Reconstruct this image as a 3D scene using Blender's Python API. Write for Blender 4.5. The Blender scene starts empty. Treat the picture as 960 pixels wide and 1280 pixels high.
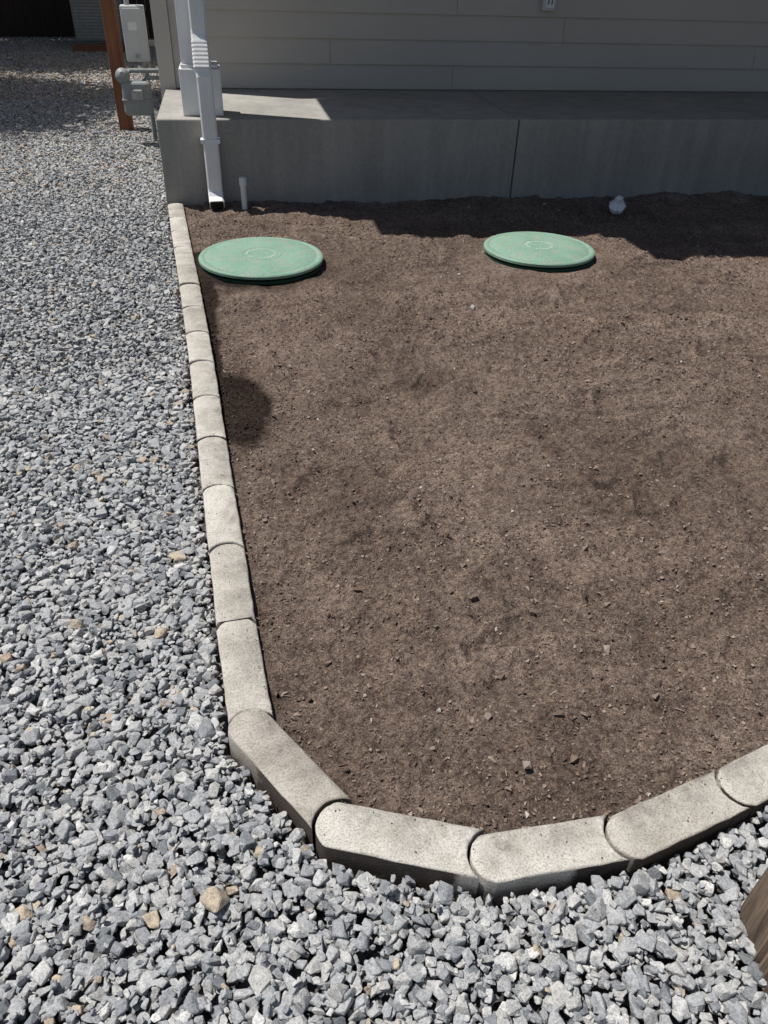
import bpy, bmesh, math, random
import numpy as np
from mathutils import Vector, Matrix
rng=np.random.default_rng(7); random.seed(7)
S=bpy.context.scene
COL=S.collection

# ------------------------------------------------------------ materials
def mat(name):
    m=bpy.data.materials.new(name); m.use_nodes=True
    nt=m.node_tree; b=nt.nodes['Principled BSDF']
    return m,nt,b
def nd(nt,t,**k):
    n=nt.nodes.new(t)
    for a,v in k.items():
        if a in n.inputs: n.inputs[a].default_value=v
        else: setattr(n,a,v)
    return n
def ramp(nt,fac,stops):
    r=nt.nodes.new('ShaderNodeValToRGB'); e=r.color_ramp.elements
    e[0].position=stops[0][0]; e[0].color=(*stops[0][1],1)
    e[1].position=stops[-1][0]; e[1].color=(*stops[-1][1],1)
    for p,c in stops[1:-1]:
        x=e.new(p); x.color=(*c,1)
    nt.links.new(fac,r.inputs[0]); return r
def coords(nt,kind='Object'):
    return nt.nodes.new('ShaderNodeTexCoord').outputs[kind]
def noise(nt,vec,scale,detail=4,rough=.6):
    n=nd(nt,'ShaderNodeTexNoise'); n.inputs['Scale'].default_value=scale
    n.inputs['Detail'].default_value=detail; n.inputs['Roughness'].default_value=rough
    nt.links.new(vec,n.inputs['Vector']); return n.outputs['Fac']
def bump(nt,b,h,strength,dist,prev=None):
    n=nt.nodes.new('ShaderNodeBump'); n.inputs['Strength'].default_value=strength
    n.inputs['Distance'].default_value=dist; nt.links.new(h,n.inputs['Height'])
    if prev: nt.links.new(prev.outputs[0],n.inputs['Normal'])
    nt.links.new(n.outputs[0],b.inputs['Normal']); return n
def mix(nt,f,a,c,mode='MIX'):
    n=nt.nodes.new('ShaderNodeMix'); n.data_type='RGBA'; n.blend_type=mode
    for sock,val in ((n.inputs[0],f),(n.inputs[6],a),(n.inputs[7],c)):
        if isinstance(val,bpy.types.NodeSocket): nt.links.new(val,sock)
        elif isinstance(val,tuple): sock.default_value=(*val,1)
        else: sock.default_value=val
    return n.outputs[2]
def surf(name,c1,c2,scale=8,rough=.8,bs=60,bstr=.3,bdist=.002,detail=5,spec=.3):
    m,nt,b=mat(name); v=coords(nt)
    n=noise(nt,v,scale,detail)
    r=ramp(nt,n,[(.3,c1),(.7,c2)])
    nt.links.new(r.outputs[0],b.inputs['Base Color'])
    b.inputs['Roughness'].default_value=rough
    b.inputs['Specular IOR Level'].default_value=spec
    bump(nt,b,noise(nt,v,bs,4),bstr,bdist)
    return m
M={}
M['white']=surf('white_paint',(.72,.72,.71),(.8,.8,.79),3,.45,90,.08)
M['pvc']=surf('white_plastic',(.7,.7,.7),(.8,.8,.8),6,.35,60,.05)
M['meter']=surf('grey_enamel',(.20,.22,.22),(.28,.30,.30),9,.5,80,.15)
M['panel']=surf('pale_enamel',(.5,.51,.5),(.6,.61,.6),5,.45,80,.1)
M['metal']=surf('galvanised_metal',(.25,.25,.25),(.42,.42,.41),20,.45,120,.15)
M['dark']=surf('dark_opening',(.01,.01,.01),(.02,.02,.02),9,.8)
M['roof']=surf('roof_shingle',(.06,.055,.05),(.11,.1,.09),12,.95,40,.6,.006)
M['soffit']=surf('soffit_paint',(.5,.49,.47),(.58,.57,.55),3,.6)
M['leaf']=surf('leaf_green',(.03,.07,.02),(.08,.14,.04),2,.6)
M['bark']=surf('bark',(.06,.045,.035),(.14,.11,.08),14,.95,40,.9,.01)

# siding paint
m,nt,b=mat('siding_paint'); v=coords(nt)
mp=nd(nt,'ShaderNodeMapping'); mp.inputs['Scale'].default_value=(1,1,18); nt.links.new(v,mp.inputs[0])
g=noise(nt,mp.outputs[0],5,6,.65)
nt.links.new(ramp(nt,noise(nt,v,1.3,4),[(.3,(.46,.42,.37)),(.7,(.505,.465,.41))]).outputs[0],b.inputs['Base Color'])
b.inputs['Roughness'].default_value=.6; bump(nt,b,g,.35,.002); M['siding']=m

# concrete
def concrete(name,c1,c2,drk=.6):
    m,nt,b=mat(name); v=coords(nt)
    big=noise(nt,v,1.6,6,.65); fine=noise(nt,v,35,5,.7)
    r1=ramp(nt,big,[(.3,c1),(.72,c2)]).outputs[0]
    r2=ramp(nt,fine,[(.3,(drk,)*3),(.55,(1,1,1))]).outputs[0]
    c=mix(nt,.6,r1,r2,'MULTIPLY')
    sp=noise(nt,v,260,2,.5); c=mix(nt,.35,c,ramp(nt,sp,[(.36,(.45,.45,.45)),(.5,(1,1,1))]).outputs[0],'MULTIPLY')
    mp=nd(nt,'ShaderNodeMapping'); mp.inputs['Scale'].default_value=(5,5,.5); nt.links.new(v,mp.inputs[0])
    c=mix(nt,.5,c,ramp(nt,noise(nt,mp.outputs[0],1.5,5,.7),[(.35,(.68,.68,.67)),(.6,(1.05,1.05,1.05))]).outputs[0],'MULTIPLY')
    nt.links.new(c,b.inputs['Base Color']); b.inputs['Roughness'].default_value=.9
    b.inputs['Specular IOR Level'].default_value=.25
    bb=bump(nt,b,fine,.35,.003); bb=bump(nt,b,sp,.4,.001,bb)
    return m
M['slab']=concrete('porch_concrete',(.33,.315,.285),(.42,.40,.365),.75)
m,nt,b=mat('edging_concrete'); v=coords(nt)
at=nd(nt,'ShaderNodeAttribute',attribute_name='tint')
base=ramp(nt,at.outputs['Fac'],[(0,(.44,.405,.355)),(.5,(.51,.48,.425)),(1,(.57,.54,.485))]).outputs[0]
blot=noise(nt,v,14,6,.7)
c=mix(nt,.6,base,ramp(nt,blot,[(.38,(.68,.66,.63)),(.56,(1,1,1))]).outputs[0],'MULTIPLY')
sp=noise(nt,v,260,4,.7); vo=nd(nt,'ShaderNodeTexVoronoi',Scale=150.); nt.links.new(v,vo.inputs['Vector'])
c=mix(nt,.7,c,ramp(nt,sp,[(.38,(.5,.49,.47)),(.49,(1,1,1)),(.62,(1.22,1.22,1.22))]).outputs[0],'MULTIPLY')
ed=nd(nt,'ShaderNodeAttribute',attribute_name='dirt_shade')
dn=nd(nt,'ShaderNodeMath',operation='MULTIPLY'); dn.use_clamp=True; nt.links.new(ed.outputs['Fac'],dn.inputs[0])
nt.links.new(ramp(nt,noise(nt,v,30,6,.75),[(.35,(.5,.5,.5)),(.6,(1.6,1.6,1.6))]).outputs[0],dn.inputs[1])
c=mix(nt,dn.outputs[0],c,(.08,.066,.056))  # shade painted onto the block sides, plus dirt along the soil-side rim
nt.links.new(c,b.inputs['Base Color']); b.inputs['Roughness'].default_value=.95; b.inputs['Specular IOR Level'].default_value=.15
bb=bump(nt,b,blot,.4,.006); bb=bump(nt,b,sp,.7,.002,bb); bump(nt,b,vo.outputs['Distance'],.35,.0015,bb)
M['brick']=m

# gravel stones
m,nt,b=mat('crushed_stone'); v=coords(nt)
at=nd(nt,'ShaderNodeAttribute',attribute_name='tint')
base=ramp(nt,at.outputs['Fac'],[(0,(.17,.18,.19)),(.22,(.275,.285,.30)),(.4,(.39,.39,.39)),(.55,(.375,.385,.395)),(.7,(.44,.43,.41)),(.85,(.49,.49,.485)),(.955,(.58,.57,.55)),(.965,(.48,.41,.31)),(1,(.42,.33,.26))]).outputs[0]
n1=noise(nt,v,240,5,.75); n2=noise(nt,v,60,4,.65)
c=mix(nt,.75,base,ramp(nt,n1,[(.38,(.62,.63,.65)),(.5,(1,1,1)),(.63,(1.22,1.22,1.2))]).outputs[0],'MULTIPLY')
c=mix(nt,.8,c,ramp(nt,n2,[(.38,(.76,.76,.77)),(.58,(1.05,1.05,1.04))]).outputs[0],'MULTIPLY')
nt.links.new(c,b.inputs['Base Color']); b.inputs['Roughness'].default_value=.9; b.inputs['Specular IOR Level'].default_value=.2
bb=bump(nt,b,n2,.6,.006); bump(nt,b,n1,.5,.0015,bb); M['stone']=m

# gravel base
m,nt,b=mat('gravel_bed'); v=coords(nt)
vo=nd(nt,'ShaderNodeTexVoronoi',Scale=42.); nt.links.new(v,vo.inputs['Vector'])
sepc=nd(nt,'ShaderNodeSeparateColor'); nt.links.new(vo.outputs['Color'],sepc.inputs[0])
c=ramp(nt,sepc.outputs[0],[(0,(.10,.10,.105)),(.5,(.22,.22,.22)),(1,(.38,.37,.36))]).outputs[0]
c=mix(nt,.8,c,ramp(nt,vo.outputs['Distance'],[(.2,(1,1,1)),(.75,(.25,.25,.25))]).outputs[0],'MULTIPLY')
big=noise(nt,v,.5,3); c=mix(nt,.5,c,ramp(nt,big,[(.35,(.75,.72,.68)),(.65,(1.05,1.05,1.05))]).outputs[0],'MULTIPLY')
nt.links.new(c,b.inputs['Base Color']); b.inputs['Roughness'].default_value=.95; b.inputs['Specular IOR Level'].default_value=.1
inv=nd(nt,'ShaderNodeMath',operation='SUBTRACT'); inv.inputs[0].default_value=1; nt.links.new(vo.outputs['Distance'],inv.inputs[1])
bump(nt,b,inv.outputs[0],1,.012); M['bed']=m

# soil
def soilmat(name):
    m,nt,b=mat(name); v=coords(nt)
    a=noise(nt,v,1.8,5,.65); f1=noise(nt,v,55,6,.75); f2=noise(nt,v,230,4,.75); f0=noise(nt,v,10,6,.7)
    c=ramp(nt,a,[(.38,(.195,.146,.118)),(.5,(.238,.180,.147)),(.62,(.285,.219,.180))]).outputs[0]
    dr=nd(nt,'ShaderNodeAttribute',attribute_name='relief_tone')
    c=mix(nt,1,c,ramp(nt,dr.outputs['Fac'],[(0,(.70,.69,.68)),(.5,(1,1,1)),(1,(1.28,1.26,1.24))]).outputs[0],'MULTIPLY')
    c=mix(nt,.6,c,ramp(nt,f0,[(.38,(.70,.68,.67)),(.5,(1,1,1)),(.62,(1.15,1.14,1.13))]).outputs[0],'MULTIPLY')
    c=mix(nt,.85,c,ramp(nt,f1,[(.39,(.45,.43,.42)),(.5,(.97,.97,.97)),(.61,(1.35,1.33,1.3))]).outputs[0],'MULTIPLY')
    c=mix(nt,.9,c,ramp(nt,f2,[(.38,(.38,.36,.35)),(.5,(1,1,1)),(.61,(1.6,1.56,1.5))]).outputs[0],'MULTIPLY')
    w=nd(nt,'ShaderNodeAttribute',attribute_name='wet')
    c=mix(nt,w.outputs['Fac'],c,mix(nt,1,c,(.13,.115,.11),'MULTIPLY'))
    nt.links.new(c,b.inputs['Base Color']); b.inputs['Roughness'].default_value=.95; b.inputs['Specular IOR Level'].default_value=.1
    bb=bump(nt,b,f0,.45,.04); bb=bump(nt,b,f1,.8,.024,bb); bump(nt,b,f2,1,.007,bb)
    return m
M['soil']=soilmat('garden_soil')
m,nt,b=mat('soil_crumb'); v=coords(nt)
at=nd(nt,'ShaderNodeAttribute',attribute_name='tint')
c=ramp(nt,at.outputs['Fac'],[(0,(.03,.022,.019)),(.35,(.12,.09,.072)),(.7,(.24,.185,.15)),(.88,(.33,.26,.21)),(.955,(.40,.37,.33)),(1,(.60,.58,.55))]).outputs[0]
nt.links.new(c,b.inputs['Base Color']); b.inputs['Roughness'].default_value=.95; b.inputs['Specular IOR Level'].default_value=.15
bump(nt,b,noise(nt,v,200,4),.5,.002); M['crumb']=m

# lid
m,nt,b=mat('green_lid_plastic'); v=coords(nt)
a=noise(nt,v,5,5,.7)
c=ramp(nt,a,[(.35,(.165,.30,.22)),(.65,(.215,.365,.28))]).outputs[0]
dust=ramp(nt,noise(nt,v,16,7,.8),[(.46,(0,0,0)),(.62,(.7,.7,.7))]).outputs[0]
c=mix(nt,dust,c,(.30,.31,.25))
c=mix(nt,.6,c,ramp(nt,noise(nt,v,120,4,.7),[(.38,(.7,.7,.7)),(.5,(1,1,1)),(.62,(1.2,1.2,1.2))]).outputs[0],'MULTIPLY')
nt.links.new(c,b.inputs['Base Color']); b.inputs['Roughness'].default_value=.65
b.inputs['Specular IOR Level'].default_value=.3
bump(nt,b,noise(nt,v,300,3),.35,.001); M['lid']=m
M['lidmark']=surf('lid_scuffed',(.36,.48,.40),(.42,.54,.46),20,.7)
M['riser']=surf('dark_green_plastic',(.015,.05,.03),(.025,.07,.045),12,.6)

def woodmat(name,c1,c2,sc=(30,30,1.2),dist=.004):
    m,nt,b=mat(name); v=coords(nt)
    mp=nd(nt,'ShaderNodeMapping'); mp.inputs['Scale'].default_value=sc; nt.links.new(v,mp.inputs[0])
    n=noise(nt,mp.outputs[0],1.5,8,.7)
    nt.links.new(ramp(nt,n,[(.36,c1),(.64,c2)]).outputs[0],b.inputs['Base Color'])
    b.inputs['Roughness'].default_value=.85; bump(nt,b,n,.8,dist); return m
M['redwood']=woodmat('stained_wood',(.16,.06,.03),(.28,.12,.06))
M['fence']=woodmat('dark_stained_fence',(.022,.015,.011),(.05,.033,.026))
M['log']=woodmat('weathered_log',(.045,.03,.02),(.28,.20,.14),(26,26,1.6),.02)

# ------------------------------------------------------------ mesh helpers
def newobj(name,me,mt=None,parent=None,loc=None):
    o=bpy.data.objects.new(name,me); COL.objects.link(o)
    if mt is not None: me.materials.append(mt)
    if parent: o.parent=parent
    if loc: o.location=loc
    return o
def empty(name,loc=(0,0,0),rz=0):
    o=bpy.data.objects.new(name,None); COL.objects.link(o); o.location=loc; o.rotation_euler[2]=rz
    o.empty_display_size=.1; return o
def box(name,mn,mx,mt,parent=None,bev=0.,seg=2):
    bm=bmesh.new(); bmesh.ops.create_cube(bm,size=1)
    for v in bm.verts:
        v.co=Vector([(mn[i]+mx[i])/2+v.co[i]*(mx[i]-mn[i]) for i in range(3)])
    if bev: bmesh.ops.bevel(bm,geom=bm.edges[:],offset=bev,segments=seg,affect='EDGES',profile=.5)
    me=bpy.data.meshes.new(name); bm.to_mesh(me); bm.free()
    return newobj(name,me,mt,parent)
def lathe(name,prof,mt,parent=None,n=48,loc=(0,0,0),smooth=True,rot=None):
    vs=[];fs=[]
    for r,z in prof:
        for i in range(n):
            a=2*math.pi*i/n; vs.append((r*math.cos(a),r*math.sin(a),z))
    for k in range(len(prof)-1):
        for i in range(n):
            j=(i+1)%n; fs.append((k*n+i,k*n+j,(k+1)*n+j,(k+1)*n+i))
    fs.append(tuple(range((len(prof)-1)*n,len(prof)*n)))
    fs.append(tuple(reversed(range(n))))
    me=bpy.data.meshes.new(name); me.from_pydata(vs,[],fs)
    o=newobj(name,me,mt,parent,loc)
    if smooth:
        for p in me.polygons: p.use_smooth=len(p.vertices)==4
        me.set_sharp_from_angle(angle=math.radians(35))
    if rot: o.rotation_euler=rot
    return o
def tube(name,pts,w,d,mt,parent=None,rnd=0,nseg=16):
    pts=[Vector(p) for p in pts]; vs=[];fs=[]
    if rnd: prof=[(rnd*math.cos(2*math.pi*i/nseg),rnd*math.sin(2*math.pi*i/nseg)) for i in range(nseg)]
    else:
        c=min(w,d)*.15; a,b_=w/2,d/2
        prof=[(a,-b_+c),(a,b_-c),(a-c,b_),(-a+c,b_),(-a,b_-c),(-a,-b_+c),(-a+c,-b_),(a-c,-b_)]
    n=len(prof)
    for k,p in enumerate(pts):
        t=(pts[min(k+1,len(pts)-1)]-pts[max(k-1,0)]).normalized()
        x=Vector((1,0,0)) if abs(t.x)<.9 else Vector((0,1,0))
        y=t.cross(x).normalized(); x=y.cross(t).normalized()
        for px,py in prof: vs.append(p+x*px+y*py)
    for k in range(len(pts)-1):
        for i in range(n):
            j=(i+1)%n; fs.append((k*n+i,k*n+j,(k+1)*n+j,(k+1)*n+i))
    fs.append(tuple(reversed(range(n)))); fs.append(tuple(range((len(pts)-1)*n,len(pts)*n)))
    me=bpy.data.meshes.new(name); me.from_pydata([tuple(v) for v in vs],[],fs)
    o=newobj(name,me,mt,parent)
    bm=bmesh.new(); bm.from_mesh(me); bmesh.ops.recalc_face_normals(bm,faces=bm.faces[:]); bm.to_mesh(me); bm.free()
    if rnd:
        for p in me.polygons: p.use_smooth=len(p.vertices)==4
        me.set_sharp_from_angle(angle=math.radians(40))
    return o
def rawmesh(name,V,T,mt,attrs={},smooth=False):
    me=bpy.data.meshes.new(name); me.vertices.add(len(V)); me.vertices.foreach_set('co',V.astype(np.float32).ravel())
    k=T.shape[1]; me.loops.add(T.size); me.loops.foreach_set('vertex_index',T.astype(np.int32).ravel())
    me.polygons.add(len(T)); me.polygons.foreach_set('loop_start',(np.arange(len(T))*k).astype(np.int32))
    me.polygons.foreach_set('use_smooth',np.full(len(T),smooth,bool))
    me.update(calc_edges=True)
    for n_,a in attrs.items():
        at=me.attributes.new(n_,'FLOAT','POINT'); at.data.foreach_set('value',a.astype(np.float32))
    return newobj(name,me,mt)

_tab=rng.random((256,256))
def vn(x,y,f,seed=0):
    x=np.asarray(x)*f+seed*17.3; y=np.asarray(y)*f+seed*31.7
    xi=np.floor(x).astype(int); yi=np.floor(y).astype(int); fx=x-xi; fy=y-yi
    fx=fx*fx*(3-2*fx); fy=fy*fy*(3-2*fy)
    a=_tab[xi%256,yi%256]; b_=_tab[(xi+1)%256,yi%256]; c_=_tab[xi%256,(yi+1)%256]; d=_tab[(xi+1)%256,(yi+1)%256]
    return (a*(1-fx)+b_*fx)*(1-fy)+(c_*(1-fx)+d*fx)*fy-.5

# ------------------------------------------------------------ edging chain
nodes=[]
ys=np.linspace(5.56,1.14,15)
ky=np.array([1.14,1.5,1.83,2.14,2.45,2.88,3.35,3.96,4.64,5.6]); kx=np.array([.006,-.004,-.006,-.012,-.016,-.020,-.028,-.042,-.064,-.09])
for y in ys: nodes.append((float(np.interp(y,ky,kx)),float(y)))
nodes+=[(.16,.865),(.447,.735),(.735,.722),(1.03,.780),(1.335,.85),(1.645,.88)]
while nodes[-1][0]<8.5: nodes.append((nodes[-1][0]+.313,nodes[-1][1]+.004))
NP=np.array(nodes)
def sdist(x,y):
    P=np.vstack([NP[0]+[0,6],NP,NP[-1]+[6,0]])
    best=np.full(np.shape(x),1e9); sg=np.zeros(np.shape(x))
    for a,b_ in zip(P[:-1],P[1:]):
        d=b_-a; L=d@d
        t=np.clip(((x-a[0])*d[0]+(y-a[1])*d[1])/L,0,1)
        ex=x-a[0]-t*d[0]; ey=y-a[1]-t*d[1]; q=np.hypot(ex,ey)
        s=np.sign(d[0]*(y-a[1])-d[1]*(x-a[0]))
        m_=q<best-1e-9; best=np.where(m_,q,best); sg=np.where(m_,s,sg)
    return best*sg
W=.051; R=.0545; g=.0055
bm=bmesh.new(); lt=bm.verts.layers.float.new('tint'); ld=bm.verts.layers.float.new('dirt_shade')
for i in range(len(nodes)-1):
    a=Vector((*nodes[i],0)); b_=Vector((*nodes[i+1],0)); L=(b_-a).length; dx=(b_-a)/L; dy=Vector((-dx.y,dx.x,0))
    ph=math.asin(W/R); N=14; out=[]
    for k in range(N+1):
        t=-ph+2*ph*k/N; out.append((-R*math.cos(t),R*math.sin(t)))
    R2=R+g; ph2=math.asin(W/R2)
    ws=9
    x0=-R*math.cos(ph); x1=L-R2*math.cos(ph2)
    side1=[(x0+(x1-x0)*k/ws,W) for k in range(1,ws)]
    arc=[(L-R2*math.cos(ph2-2*ph2*k/N),R2*math.sin(ph2-2*ph2*k/N)) for k in range(N+1)]
    side2=[(x1+(x0-x1)*k/ws,-W) for k in range(1,ws)]
    out+=side1+arc+side2
    z=.022+random.uniform(-.004,.004); tx=random.uniform(-.016,.016); ty=random.uniform(-.03,.03)
    sub=bmesh.new()
    vs=[]
    for px,py in out:
        p=a+dx*(px+random.uniform(-.0008,.0008))+dy*(py+random.uniform(-.0012,.0012)); vs.append(sub.verts.new((p.x,p.y,z+tx*px+ty*py)))
    f=sub.faces.new(vs); f.normal_update()
    ret=bmesh.ops.extrude_face_region(sub,geom=[f])
    mv=[v for v in ret['geom'] if isinstance(v,bmesh.types.BMVert)]
    for v in mv: v.co.z-=.17
    bmesh.ops.recalc_face_normals(sub,faces=sub.faces[:])
    top=[e for e in sub.edges if all(v.co.z>z-.05 for v in e.verts)]
    bmesh.ops.bevel(sub,geom=top,offset=.006,segments=3,affect='EDGES',profile=.55)
    bmesh.ops.triangulate(sub,faces=[f for f in sub.faces if len(f.verts)>4])
    mp_={}
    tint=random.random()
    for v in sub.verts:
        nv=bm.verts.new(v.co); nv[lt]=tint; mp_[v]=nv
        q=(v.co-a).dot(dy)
        nv[ld]=1.6 if v.co.z<z-.006 else max(0,(.28 if q>W*.8 else .0)+random.uniform(-.1,.16))  # side faces coloured dark as shade; top rim by the soil gets dirt
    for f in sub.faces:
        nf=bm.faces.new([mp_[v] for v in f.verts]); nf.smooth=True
    sub.free()
me=bpy.data.meshes.new('garden_edging'); bm.to_mesh(me); bm.free()
me.set_sharp_from_angle(angle=math.radians(40))
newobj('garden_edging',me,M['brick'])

# ------------------------------------------------------------ house frame
A=math.radians(3); O=np.array([-.145,5.64])
xh=np.array([math.cos(A),-math.sin(A)]); yh=np.array([math.sin(A),math.cos(A)])
def tolocal(x,y):
    dx=x-O[0]; dy=y-O[1]; return dx*xh[0]+dy*xh[1], dx*yh[0]+dy*yh[1]

# ------------------------------------------------------------ soil
STREAKS=[([(.62,1.8),(.72,1.5),(.90,1.2),(1.02,.98)],.035,-.026),([(.5,2.15),(.62,1.8),(.76,1.45),(.95,1.12)],.028,.022),
 ([(1.42,1.05),(1.55,1.4),(1.74,1.7),(1.84,2.1)],.03,-.022),([(1.52,1.05),(1.66,1.4),(1.85,1.7),(1.95,2.1)],.03,.022),
 ([(1.7,3.28),(2.1,3.15),(2.5,3.18),(3.0,3.0)],.04,.030),([(1.6,3.5),(2.1,3.38),(2.7,3.35)],.045,-.022),
 ([(.5,3.35),(.85,3.2),(1.2,3.22)],.035,.024),([(1.9,2.7),(2.3,2.55),(2.8,2.2)],.035,.022),([(.35,2.5),(.6,2.72),(.95,2.8)],.035,-.020),
 ([(1.05,2.95),(1.4,2.78),(1.9,2.8)],.03,.022),([(.9,3.72),(1.3,3.62),(1.8,3.7)],.035,.022),([(2.3,3.7),(2.7,3.62),(3.2,3.45)],.045,.026),
 ([(.75,2.45),(1.1,2.15),(1.25,1.75),(1.2,1.4)],.028,.018),([(2.0,3.95),(2.6,3.9),(3.2,3.75)],.04,.022),([(.45,1.2),(.8,1.3),(1.2,1.2),(1.5,1.25)],.03,.014)]
def streaks(x,y):
    z=0
    for pl,wd,am in STREAKS:
        best=np.full(np.shape(x),9.)
        wx=x+.07*vn(x,y,3,9)+.02*vn(x,y,12,10); wy=y+.07*vn(x,y,3,11)+.02*vn(x,y,12,16)
        for (ax,ay),(bx,by) in zip(pl[:-1],pl[1:]):
            dx,dy=bx-ax,by-ay; L=dx*dx+dy*dy
            t=np.clip(((wx-ax)*dx+(wy-ay)*dy)/L,0,1); best=np.minimum(best,np.hypot(wx-ax-t*dx,wy-ay-t*dy))
        z=z+am*np.exp(-(best/wd)**2)*(.75+vn(x,y,5,12))
    for (cx,cy,an) in [(1.55,2.45,.3),(1.75,3.0,.5),(1.2,2.2,-.2),(.85,2.95,.4),(1.0,3.5,.1),(2.3,2.9,.7),(1.35,1.75,.2),(.7,1.35,-.5),(1.9,3.6,.2),(2.6,3.3,.4)]:
        u_=(x-cx)*math.cos(an)-(y-cy)*math.sin(an); v_=(x-cx)*math.sin(an)+(y-cy)*math.cos(an)
        q=np.hypot(u_/.05,v_/.13)+.5*vn(x,y,18,14)
        z=z-.012*np.exp(-q**4)+.008*np.exp(-((q-1.3)/.25)**2)
    return z
def drift(x,y):
    wx=x+.16*vn(x,y,3,61)+.05*vn(x,y,9,63); wy=y+.16*vn(x,y,3,62)+.05*vn(x,y,9,64)
    r_=1-np.abs(vn(wx*.8,wy*1.9,3.3,6))*5; z=.018*np.clip(r_,0,1)**2
    r_=1-np.abs(vn(wx*1.3+.4*wy,wy*1.2,5.2,7))*6; z=z+.010*np.clip(r_,0,1)**2
    return z,wx,wy
def soilz(x,y):
    z0,wx,wy=drift(x,y)
    z=z0+.022*vn(x,y,1.3,1)+.036*vn(wx,wy*1.2,3.1,2)+.026*vn(wx,wy*1.6,6.5,3)+.014*vn(wx,wy,15,4)+.009*vn(x,y,31,5)
    return z+streaks(x,y)-.010
LIDS=[(.362,4.35,.345,.052),(2.01,4.30,.33,.048)]
gx=np.concatenate([np.arange(-.16,3.2,.008),np.arange(3.2,4.8,.03),np.arange(4.8,9,.1)])
gy=np.concatenate([np.arange(.55,3.2,.007),np.arange(3.2,5.9,.0105)])
X,Y=np.meshgrid(gx,gy); sd=sdist(X,Y)
Z=soilz(X,Y)+rng.normal(0,.0014,X.shape)+.007*vn(X,Y,62,8)+.004*vn(X,Y,110,15)
edge=np.clip((sd-.02)/.16,0,1); Z=Z*edge-(1-edge)*.003
# soil colour follows height: raised marks paler, hollows darker, plus noise
relief_tone=np.clip(.5+(streaks(X,Y)*14+(drift(X,Y)[0]-.005)*9+.35*vn(X,Y,2.2,71)+.25*vn(X,Y,6,72)),0,1)
lx_,ly_=tolocal(X,Y)
Z+=.022*np.exp(-np.clip(-ly_,0,9)/.12)*(X>.1)
for cx,cy,r,h in LIDS:
    q=np.hypot(X-cx,Y-cy)
    k=np.exp(-(np.clip(q-r,0,9)/.12)**2); Z=Z*(1-k*.8)+k*.004*(1+vn(X,Y,14,13)*2)
    Z=np.where(q<r-.02,-.05,Z)
Z=np.where(sd<0.0,-.3,Z)
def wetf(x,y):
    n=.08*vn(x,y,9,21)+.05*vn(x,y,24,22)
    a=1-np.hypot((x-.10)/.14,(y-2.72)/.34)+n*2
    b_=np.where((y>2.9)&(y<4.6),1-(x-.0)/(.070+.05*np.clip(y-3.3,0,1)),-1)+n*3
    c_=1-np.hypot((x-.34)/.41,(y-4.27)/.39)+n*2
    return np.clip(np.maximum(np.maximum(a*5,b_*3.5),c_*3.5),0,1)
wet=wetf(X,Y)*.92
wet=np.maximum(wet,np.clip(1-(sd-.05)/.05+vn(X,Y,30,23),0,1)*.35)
ny,nx=X.shape; idx=np.arange(nx*ny).reshape(ny,nx)
Q=np.stack([idx[:-1,:-1],idx[:-1,1:],idx[1:,1:],idx[1:,:-1]],-1).reshape(-1,4)
keep=(sd>-.03).ravel()[Q].all(1); Q=Q[keep]
rawmesh('garden_soil',np.stack([X,Y,Z],-1).reshape(-1,3),Q,M['soil'],{'wet':wet.ravel(),'relief_tone':relief_tone.ravel()},True)

# ------------------------------------------------------------ hull variants + scatter
def hulls(n,npts,ang=.25,box_=.6,bev=0):
    out=[]
    for i in range(n):
        bm=bmesh.new(); p=rng.normal(size=(npts,3)); p/=np.linalg.norm(p,axis=1)[:,None]
        p=np.sign(p)*np.abs(p)**box_; p*=1+rng.uniform(-ang,ang,(npts,1))
        s=np.array([1,rng.uniform(.6,.95),rng.uniform(.42,.75)]); p=p*s
        p[:,0]+=p[:,1]*rng.uniform(-.3,.3)
        for q in p: bm.verts.new(q)
        bmesh.ops.convex_hull(bm,input=bm.verts[:])
        bmesh.ops.delete(bm,geom=[v for v in bm.verts if not v.link_faces],context='VERTS')
        bmesh.ops.dissolve_limit(bm,angle_limit=math.radians(14),verts=bm.verts[:],edges=bm.edges[:])
        if bev: bmesh.ops.bevel(bm,geom=bm.edges[:],offset=bev,segments=1,affect='EDGES',profile=.5,clamp_overlap=True)
        bmesh.ops.triangulate(bm,faces=bm.faces[:]); bm.verts.index_update()
        V=np.array([v.co[:] for v in bm.verts]); T=np.array([[v.index for v in f.verts] for f in bm.faces]); bm.free()
        V/=np.abs(V[:,:2]).max(); out.append((V,T))
    return out
def rotm(n,tilt):
    a=rng.uniform(0,2*np.pi,n); ax=rng.uniform(0,2*np.pi,n); t=np.abs(rng.normal(0,tilt,n))
    c,s=np.cos(a),np.sin(a); Zm=np.zeros((n,3,3)); Zm[:,0,0]=c;Zm[:,0,1]=-s;Zm[:,1,0]=s;Zm[:,1,1]=c;Zm[:,2,2]=1
    ux,uy=np.cos(ax),np.sin(ax); ct,st=np.cos(t),np.sin(t); Tm=np.zeros((n,3,3))
    Tm[:,0,0]=ct+ux*ux*(1-ct);Tm[:,0,1]=ux*uy*(1-ct);Tm[:,0,2]=uy*st
    Tm[:,1,0]=ux*uy*(1-ct);Tm[:,1,1]=ct+uy*uy*(1-ct);Tm[:,1,2]=-ux*st
    Tm[:,2,0]=-uy*st;Tm[:,2,1]=ux*st;Tm[:,2,2]=ct
    return Tm@Zm
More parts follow.
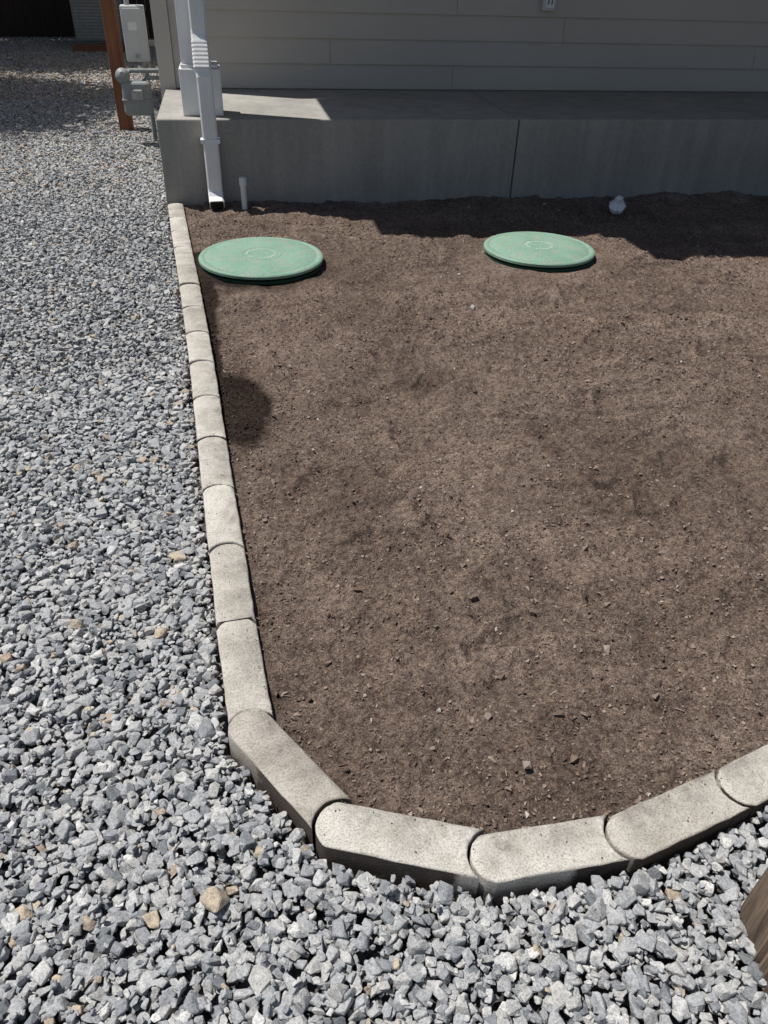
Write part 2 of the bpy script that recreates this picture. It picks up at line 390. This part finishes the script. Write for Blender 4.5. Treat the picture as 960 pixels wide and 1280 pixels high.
def scatter(pos,size,tint,var,tilt,stretch=None):
    n=len(pos); which=rng.integers(0,len(var),n); Vs=[];Ts=[];A_=[];off=0
    Rm=rotm(n,tilt)
    for k,(V,T) in enumerate(var):
        I=np.nonzero(which==k)[0]
        if not len(I): continue
        v=V[None]*size[I][:,None,None]
        if stretch is not None: v=v*stretch[I][:,None,:]
        v=np.einsum('nij,nvj->nvi',Rm[I],v)+pos[I][:,None,:]
        t=T[None]+(np.arange(len(I))*len(V))[:,None,None]+off
        Vs.append(v.reshape(-1,3));Ts.append(t.reshape(-1,3));A_.append(np.repeat(tint[I],len(V))); off+=len(I)*len(V)
    return np.concatenate(Vs),np.concatenate(Ts),np.concatenate(A_)
def jgrid(x0,x1,y0,y1,dens):
    s=1/math.sqrt(dens); x=np.arange(x0,x1,s); y=np.arange(y0,y1,s*.999); a,b_=np.meshgrid(x,y)
    a=a+rng.uniform(-.5,.5,a.shape)*s*1.3; b_=b_+rng.uniform(-.5,.5,b_.shape)*s*1.3
    return a.ravel(),b_.ravel()
def gz(x,y): return -.058+.016*vn(x,y,1.1,31)+.010*vn(x,y,4,32)+.028*np.exp(-(np.clip(-sdist(x,y)-.05,0,9)/.25)**2)*(y<1.3)
def okgravel(x,y,m_):
    lx,ly=tolocal(x,y)
    return (sdist(x,y)<-m_)&~((lx>-.03)&(ly>-.05))&(np.hypot(x-.985,y-.45)>.13)
hn=hulls(48,14,.12,.62,.07); hm=hulls(24,9,.2,.6)
parts=[]
def addg(x0,x1,y0,y1,dens,smin,smax,var,lift,tilt,mg=.060,ptan=.02):
    x,y=jgrid(x0,x1,y0,y1,dens); k=okgravel(x,y,mg); x,y=x[k],y[k]; n=len(x)
    s=smin+(smax-smin)*rng.beta(1.3,2.4,n); z=gz(x,y)+lift+rng.uniform(-.005,.006,n)
    t=np.clip(rng.normal(.5,.24,n),0,.95); tan=rng.random(n)<ptan; t[tan]=rng.uniform(.965,1,tan.sum())
    parts.append(scatter(np.stack([x,y,z],1),s,t,var,tilt))
for (a0,a1,b0,b1) in ((-1.7,.1,.95,3.2),(-1.7,2.6,-.5,.95)):
    addg(a0,a1,b0,b1,2800,.008,.017,hn,.0,.45); addg(a0,a1,b0,b1,2000,.009,.0245,hn,.010,.42,.070); addg(a0,a1,b0,b1,1200,.005,.011,hn,.017,.5,.060)
addg(-2.8,.0,3.2,6.2,2400,.009,.019,hm,.002,.4); addg(-2.8,.0,3.2,6.2,1300,.010,.023,hm,.012,.4)
addg(-3.4,.4,6.2,10.5,1700,.013,.024,hm,.004,.4,.06,.12)
addg(-4.0,.6,10.5,18.5,900,.016,.03,hm,.004,.5,.06,.45)
# a few larger pale pieces seen in the photograph
bp=np.array([[-.60,1.36,-.03],[-.10,.79,-.025],[-.42,1.62,-.03]])
parts.append(scatter(bp,np.array([.022,.026,.018]),np.array([.968,.972,.97]),hn,.2))
off=0;V=[];T=[];TT=[]
for v_,t_,a_ in parts:
    V.append(v_);T.append(t_+off);TT.append(a_);off+=len(v_)
rawmesh('gravel',np.concatenate(V),np.concatenate(T),M['stone'],{'tint':np.concatenate(TT)})

def addsoil(n,x0,x1,y0,y1,smin,smax,pw,hi=.8):
    x=rng.uniform(x0,x1,n); y=rng.uniform(y0,y1,n); cl=vn(x,y,2.5,41)+vn(x,y,7,42)+.5
    k=(sdist(x,y)>.055)&(rng.random(n)<.35+cl)
    lx,ly=tolocal(x,y); k&=ly<-.01
    for cx,cy,r,h in LIDS: k&=np.hypot(x-cx,y-cy)>r
    x,y=x[k],y[k]; n=len(x)
    s=smin+(smax-smin)*rng.random(n)**pw
    t=np.clip(.12+rng.beta(2.4,2.0,n)*hi,0,1); li=rng.random(n)<.016; t[li]=rng.uniform(.88,1,li.sum())
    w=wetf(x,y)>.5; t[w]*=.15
    return np.stack([x,y,soilz(x,y)*np.clip((sdist(x,y)-.02)/.16,0,1)+s*.3],1),s,t
hc=hulls(16,8,.3)
P1=addsoil(90000,0,3.4,.75,5.5,.0018,.0065,2.6)
P2=addsoil(3800,0,4,.75,5.5,.005,.013,3)
P3=addsoil(7500,0,3.4,.75,5.2,.003,.009,2.2,.85)
n=26000; x=rng.uniform(-.2,1.9,n); y=rng.uniform(.6,5.5,n); q=sdist(x,y); k=(q>-.04)&(q<.044)&(rng.random(n)<.15+.85*np.clip((q+.0)/.044,0,1)**2); x,y=x[k],y[k]
P4=(np.stack([x,y,np.full(len(x),.0225)],1),rng.uniform(.0008,.0026,len(x)),rng.uniform(.2,.8,len(x)))
off=0;V=[];T=[];TT=[]
st=np.stack([np.full(len(P3[1]),1.6),np.full(len(P3[1]),.2),np.full(len(P3[1]),.25)],1)
for p,kw in ((P1,None),(P2,None),(P3,st),(P4,None)):
    v_,t_,a_=scatter(p[0],p[1],p[2],hc,.5 if kw is None else .25,kw); V.append(v_);T.append(t_+off);TT.append(a_);off+=len(v_)
ex=np.array([[.585,.93,.006],[.95,1.42,.006],[.33,2.32,.006],[1.16,1.35,.004]])
v_,t_,a_=scatter(ex,np.array([.014,.012,.010,.007]),np.array([.9,.1,.93,.97]),hc,.4); V.append(v_);T.append(t_+off);TT.append(a_)
rawmesh('soil_crumbs',np.concatenate(V),np.concatenate(T),M['crumb'],{'tint':np.concatenate(TT)})

# ------------------------------------------------------------ ground sheet
bm=bmesh.new(); bmesh.ops.create_grid(bm,x_segments=40,y_segments=40,size=150)
for v in bm.verts: v.co.z=-.072
me=bpy.data.meshes.new('ground'); bm.to_mesh(me); bm.free(); newobj('ground',me,M['bed'])

# ------------------------------------------------------------ house
H=empty('house',(float(O[0]),float(O[1]),0),-A)
DEP=1.3; ZT=.53; WH=2.95
JX=2.44
def slab(name,x0,x1): return box(name,(x0,0,-.35),(x1,DEP,ZT),M['slab'],H,.008,2)
slab('porch_slab_left',0,JX-.004); slab('porch_slab_middle',JX+.004,5.6); slab('porch_slab_right',5.608,9.5)
box('wall_core',(-.0,DEP+.03,-.3),(9.5,9.0,WH),M['siding'],H)
def laps(name,horizontal_from,to,axis):
    vs=[];fs=[]; ex=.172; z=ZT+.01; row=0
    while z<WH:
        seams=[horizontal_from]; x=horizontal_from+[2.2,1.2,3.1][row%3]
        while x<to: seams.append(x); x+=3.66
        seams.append(to)
        for a,b_ in zip(seams[:-1],seams[1:]):
            a2=a+.0012;b2=b_-.0012; z1=min(z+ex+.02,WH)
            if axis=='x':
                q=[(a2,DEP-.004,z),(b2,DEP-.004,z),(b2,DEP+.015,z1),(a2,DEP+.015,z1),(a2,DEP+.03,z),(b2,DEP+.03,z)]
            else:
                q=[(-.030,b2,z),(-.030,a2,z),(-.015,a2,z1),(-.015,b2,z1),(0,b2,z),(0,a2,z)]
            k=len(vs); vs+=q; fs+=[(k,k+1,k+2,k+3),(k+4,k+5,k+1,k)]
        z+=ex; row+=1
    me=bpy.data.meshes.new(name); me.from_pydata(vs,[],fs); newobj(name,me,M['siding'],H)
laps('siding_front',.085,9.5,'x'); laps('siding_side',DEP+.09,9.0,'y')
box('corner_trim_front',(-.035,DEP-.016,ZT-.55),(.083,DEP+.028,WH),M['siding'],H,.003)
box('corner_trim_side',(-.037,DEP+.03,-.1),(-.003,DEP+.085,WH),M['siding'],H,.003)
box('wall_plinth',(-.012,DEP+.09,-.3),(.0,9.0,ZT),M['slab'],H)
ZR=3.0
box('porch_roof_left',(.08,-.27,ZR),(1.66,DEP,ZR+.2),M['soffit'],H,.004)
box('porch_roof_right',(1.663,-.80,ZR),(9.7,DEP,ZR+.2),M['soffit'],H,.004)
box('porch_beam',(.19,.13,ZR-.25),(9.4,.31,ZR-.003),M['white'],H,.004)
vs=[(.10,-.24,ZR+.203),(9.7,-.24,ZR+.203),(9.7,4.8,ZR+1.7),(.10,4.8,ZR+1.7),(.10,9.2,ZR+.203),(9.7,9.2,ZR+.203)]
me=bpy.data.meshes.new('main_roof'); me.from_pydata(vs,[],[(0,1,2,3),(3,2,5,4),(0,3,4),(1,5,2)]); newobj('main_roof',me,M['roof'],H)
box('upper_wall',(0.0,DEP+.03,WH),(9.5,9.0,ZR+.15),M['siding'],H)
PX,PY=.275,.22
box('post_shaft',(PX-.085,PY-.085,ZT+.27),(PX+.085,PY+.085,ZR-.25),M['white'],H,.004)
box('post_base',(PX-.105,PY-.115,ZT+.002),(PX+.155,PY+.115,ZT+.272),M['white'],H,.006)
box('post_base_cap',(PX-.092,PY-.1,ZT+.274),(PX+.14,PY+.1,ZT+.295),M['white'],H,.005)
box('far_post',(6.315,PY-.085,ZT),(6.485,PY+.085,ZR-.25),M['white'],H,.004)
DX=PX+.045
pts=[(DX,PY-.152,ZR-.02),(DX,PY-.152,1.02),(DX,PY-.16,.985),(DX+.002,PY-.19,.93)]
for k in range(1,9): pts.append((DX+.002+.004*k/8,PY-.19-.067*k/8,.93-.115*k/8))
pts+=[(DX+.01,-.052,.775),(DX+.01,-.05,.74),(DX+.012,-.05,.12),(DX+.012,-.058,.09),(DX+.014,-.085,.055),(DX+.016,-.13,.030)]
tube('downspout',pts,.098,.068,M['white'],H)
box('downspout_strap',(DX-.052,-.088,.40),(DX+.072,-.0005,.425),M['white'],H,.002)
for k in range(7):
    t=k/6; y=PY-.185-.075*t; z=.945-.125*t
    tube('elbow_rib_%d'%k,[(DX+.003,y+.003,z+.005),(DX+.003,y-.003,z-.005)],.107,.078,M['white'],H)
for sx in (-.022,.0,.022):
    box('downspout_groove_%d'%int(sx*1000+50),(DX+.011+sx-.003,-.0865,.13),(DX+.011+sx+.003,-.083,.73),M['white'],H,.001)
    box('downspout_groove_upper_%d'%int(sx*1000+50),(DX+sx-.003,PY-.1885,1.04),(DX+sx+.003,PY-.185,ZR-.1),M['white'],H,.001)
tube('downspout_mouth',[(DX+.016,-.1305,.0297),(DX+.0162,-.134,.0282)],.086,.056,M['dark'],H)
ox,oz=3.02,1.16
box('wall_outlet_cover',(ox-.055,DEP-.045,oz-.065),(ox+.055,DEP+.004,oz+.065),M['panel'],H,.008)
box('wall_outlet_window',(ox-.035,DEP-.052,oz-.045),(ox+.035,DEP-.044,oz+.03),M['pvc'],H,.003)
for s_ in (-.014,.014): box('wall_outlet_slot_%d'%int(s_*1000+50),(ox+s_-.004,DEP-.0545,oz-.02),(ox+s_+.004,DEP-.0525,oz+.01),M['dark'],H)

# ------------------------------------------------------------ vent pipe and cleanout
vp=empty('drain_pipe',(.366,5.50,0))
lathe('pipe',[(.0185,-.15),(.0185,.155)],M['pvc'],vp,24)
lathe('cap',[(.024,.15),(.0245,.156),(.0245,.19),(.021,.199),(.01,.202)],M['pvc'],vp,24)
# cracked cleanout fitting: stepped collar, broken flange, square plug
cc=empty('cleanout_cap',(2.956,5.14,.012))
lathe('collar',[(.045,-.06),(.045,.0),(.052,.002),(.054,.022),(.046,.024)],M['pvc'],cc,32)
vs=[];fs=[];n=28
for i in range(n):
    a=2*math.pi*i/n; rr=.068*(1+.16*math.sin(a*2+.6)+.07*math.sin(a*5))-(.016 if i%7==3 else 0)
    vs+=[(rr*math.cos(a),rr*math.sin(a),.020+.006*math.sin(a*3)),(rr*math.cos(a),rr*math.sin(a),.030+.007*math.sin(a*3)),(.036*math.cos(a),.036*math.sin(a),.052+.003*math.sin(a*4))]
for i in range(n):
    j=(i+1)%n; fs+=[(3*i,3*j,3*j+1,3*i+1),(3*i+1,3*j+1,3*j+2,3*i+2)]
fs.append(tuple(3*i+2 for i in range(n)))
me=bpy.data.meshes.new('flange'); me.from_pydata(vs,[],fs); newobj('flange',me,M['pvc'],cc)
box('plug',(-.024,-.022,.048),(.024,.022,.088),M['pvc'],cc,.006)
cc.rotation_euler=(.18,-.22,.5)

# ------------------------------------------------------------ septic lids
def lid(loc,r,h,tilt):
    e=empty('septic_tank_lid',(loc[0],loc[1],0)); e.rotation_euler=tilt
    lathe('riser',[(r-.03,-.25),(r-.03,h-.03),(r-.05,h-.03)],M['riser'],e,96)
    lathe('riser_flange',[(r-.02,h-.052),(r-.006,h-.05),(r-.006,h-.034),(r-.02,h-.032)],M['riser'],e,96)
    lathe('lid',[(r-.012,h-.023),(r,h-.021),(r,h-.008),(r-.004,h-.003),(r-.012,h),(r-.028,h+.0005),(r-.031,h-.001),(r-.037,h-.001),(r-.04,h+.001),
       (r*.6,h+.005),(r*.33,h+.007),(r*.325,h+.0085),(r*.30,h+.0085),(r*.295,h+.007),(.02,h+.008),(.001,h+.008)],M['lid'],e,128)
    for k in range(8):
        a=k*math.pi/4+.3
        lathe('lid_screw_%d'%k,[(.006,h-.004),(.006,h+.002),(.004,h+.003)],M['metal'],e,12,(math.cos(a)*(r-.02),math.sin(a)*(r-.02),0))
    for k in range(26):
        a=k/26*2*math.pi; rr=r*.23; w=.003+.004*random.random(); hh=.005+.005*random.random()
        o=box('lid_tick_%d'%k,(-w,-hh,h+.0065),(w,hh,h+.0092),M['lidmark'],e,.0008,1)
        o.rotation_euler[2]=a; o.location=(-math.sin(a)*rr,math.cos(a)*rr,0)
lid(LIDS[0],.345,.052,(.0,0,.4)); lid(LIDS[1],.33,.044,(-.004,.014,1.1))

# ------------------------------------------------------------ wooden post bottom right
def logpost(name,cx,cy,r,z0,z1):
    n=128;rows=60;vs=[];fs=[]
    for k in range(rows+1):
        z=z0+(z1-z0)*k/rows
        for i in range(n):
            a=2*math.pi*i/n; ca,sa=math.cos(a),math.sin(a)
            g_=vn(np.array(ca*2+10),np.array(sa*2+z*2),1,51)*.02+vn(np.array(ca*7+10),np.array(sa*7+z*1.5),1,52)*.014+vn(np.array(ca*20+10),np.array(sa*20+z*1.5),1,53)*.013
            rr=r+float(g_)
            vs.append((cx+rr*ca,cy+rr*sa,z))
    for k in range(rows):
        for i in range(n):
            j=(i+1)%n; fs.append((k*n+i,k*n+j,(k+1)*n+j,(k+1)*n+i))
    fs.append(tuple(range(rows*n,(rows+1)*n)))
    me=bpy.data.meshes.new(name); me.from_pydata(vs,[],fs); newobj(name,me,M['log'])
logpost('wooden_log_post',.985,.45,.135,-.25,.75)

# ------------------------------------------------------------ utilities by the side wall
box('wooden_post',(-.575,8.62,-.4),(-.445,8.76,2.4),M['redwood'],None,.006)
ue=empty('electric_box',(-.29,8.15,0))
box('cabinet',(-.10,0,.58),(.10,.14,1.0),M['panel'],ue,.012)
box('door',(-.085,-.008,.60),(.085,-.001,.98),M['panel'],ue,.004)
box('latch',(-.02,-.02,.61),(.02,-.0085,.64),M['metal'],ue,.002)
box('warning_plate',(-.05,-.0105,.82),(.02,-.0085,.88),M['white'],ue)
tube('conduit',[(.05,.07,.585),(.05,.07,-.1)],0,0,M['metal'],ue,.022)
tube('conduit_up',[(-.04,.07,.995),(-.04,.07,2.6)],0,0,M['metal'],ue,.022)
box('wall_bracket',(.10,.04,.7),(.34,.1,.74),M['metal'],ue,.002)
gm=empty('gas_meter',(-.335,7.95,.06))
box('body',(-.125,-.08,.13),(.125,.08,.40),M['meter'],gm,.035,4)
box('index_cover',(-.05,-.1,.26),(.05,-.075,.34),M['metal'],gm,.01)
box('seam_flange',(-.133,-.088,.25),(.133,.088,.262),M['meter'],gm,.004)
tube('inlet_pipe',[(-.07,0,.39),(-.07,0,.44),(-.06,0,.465),(-.04,0,.475),(.05,0,.475),(.12,0,.475),(.34,.02,.475)],0,0,M['meter'],gm,.018)
tube('outlet_pipe',[(.07,0,.39),(.07,0,.40),(.09,.0,.42),(.34,.02,.42)],0,0,M['meter'],gm,.016)
tube('riser_pipe',[(.10,.10,-.3),(.10,.10,.46)],0,0,M['meter'],gm,.018)
lathe('regulator',[(.02,-.04),(.045,-.036),(.06,-.01),(.062,0),(.06,.01),(.045,.024),(.025,.04),(.022,.07)],M['meter'],gm,32,(-.10,-.03,.44),True,(math.radians(75),0,0))
ac=empty('air_conditioner_unit',(-1.12,15.7,0))
box('cabinet',(-.4,0,.06),(.4,.8,1.1),M['meter'],ac,.03)
for k in range(20): box('louvre_%d'%k,(-.37,-.012,.12+k*.045),(.37,-.001,.14+k*.045),M['metal'],ac)
lathe('fan_guard',[(.34,1.1),(.34,1.13),(.3,1.145),(.08,1.15)],M['metal'],ac,40,(0,.4,0))
box('timber_sleeper',(-1.55,15.35,-.1),(-.5,15.5,.05),M['redwood'],None,.008)
fe=empty('wooden_fence',(0,17.6,0))
vs=[];fs=[];x=-12.
while x<3:
    z1=1.85+random.uniform(-.01,.01); y=random.uniform(-.006,.006); w=.142
    c=[(x,y,-.15),(x+w,y,-.15),(x+w,y+.02,-.15),(x,y+.02,-.15),(x,y,z1),(x+w,y,z1),(x+w,y+.02,z1),(x,y+.02,z1)]
    k=len(vs);vs+=c;fs+=[(k,k+1,k+5,k+4),(k+1,k+2,k+6,k+5),(k+2,k+3,k+7,k+6),(k+3,k,k+4,k+7),(k+4,k+5,k+6,k+7)]; x+=w+.0015
me=bpy.data.meshes.new('boards');me.from_pydata(vs,[],fs);newobj('boards',me,M['fence'],fe)
for z in (.3,1.5): box('rail_%d'%int(z*10),(-12,.03,z),(3,.07,z+.09),M['fence'],fe)

# ------------------------------------------------------------ trees (left of the path; dappled shade)
def tree(name,x,y,h,cr,n):
    e=empty(name,(x,y,0))
    tube('trunk',[(0,0,-.2),(.05,.02,1),(.0,.05,2),(.1,0,h)],0,0,M['bark'],e,.13)
    cl=[]
    for k in range(9):
        a=k*2.4; q=Vector((math.cos(a)*cr*random.uniform(.4,.85),math.sin(a)*cr*random.uniform(.4,.85),h+random.uniform(-.7,1.0)))
        tube('limb_%d'%k,[(.05,.02,h*.6+.1*k),tuple(q*.55+Vector((0,0,h*.36))),tuple(q)],0,0,M['bark'],e,.035); cl.append(q)
    vs=[];fs=[]
    for i in range(n):
        c=random.choice(cl); p=c+Vector([random.gauss(0,cr*.27) for _ in range(3)])
        u_=Vector([random.gauss(0,1) for _ in range(3)]).normalized(); w_=u_.orthogonal().normalized(); s=random.uniform(.05,.09)
        k=len(vs); vs+=[tuple(p-u_*s),tuple(p+w_*s*.5),tuple(p+u_*s),tuple(p-w_*s*.5)]; fs.append((k,k+1,k+2,k+3))
    me=bpy.data.meshes.new('leaves');me.from_pydata(vs,[],fs);newobj('leaves',me,M['leaf'],e)
tree('shade_tree',-3.5,11.3,3.6,1.5,14000)
tree('shade_tree',-3.3,16.0,3.8,2.0,34000)

# ------------------------------------------------------------ light
sd_=Vector((-.41,.202,1)).normalized()
sl=bpy.data.lights.new('sun','SUN'); sl.energy=5.0; sl.angle=math.radians(.53); sl.color=(1,.97,.925)
so_=bpy.data.objects.new('sun',sl); COL.objects.link(so_); so_.rotation_euler=sd_.to_track_quat('Z','Y').to_euler()
w=bpy.data.worlds.new('World'); S.world=w; w.use_nodes=True; nt=w.node_tree
sk=nt.nodes.new('ShaderNodeTexSky'); sk.sky_type='NISHITA'; sk.sun_disc=False
sk.sun_elevation=math.asin(sd_.z); sk.sun_rotation=math.atan2(sd_.x,sd_.y)%(2*math.pi)
nt.links.new(sk.outputs[0],nt.nodes['Background'].inputs[0]); nt.nodes['Background'].inputs[1].default_value=.06

# ------------------------------------------------------------ camera
th=math.radians(36.2); ps=math.radians(14.5); ro=math.radians(2.1)
f=Vector((math.sin(ps)*math.cos(th),math.cos(ps)*math.cos(th),-math.sin(th)))
r0=Vector((math.cos(ps),-math.sin(ps),0)); u0=r0.cross(f)
r=math.cos(ro)*r0+math.sin(ro)*u0; u=-math.sin(ro)*r0+math.cos(ro)*u0
cd=bpy.data.cameras.new('camera'); cam=bpy.data.objects.new('camera',cd); COL.objects.link(cam)
cd.sensor_fit='VERTICAL'; cd.sensor_height=32; cd.lens=24; cd.clip_start=.05; cd.clip_end=500
Mx=Matrix((( r.x,u.x,-f.x,0),(r.y,u.y,-f.y,0),(r.z,u.z,-f.z,1.45),(0,0,0,1))); cam.matrix_world=Mx
S.camera=cam
S.view_settings.view_transform='Standard'; S.view_settings.look='None'; S.view_settings.exposure=0
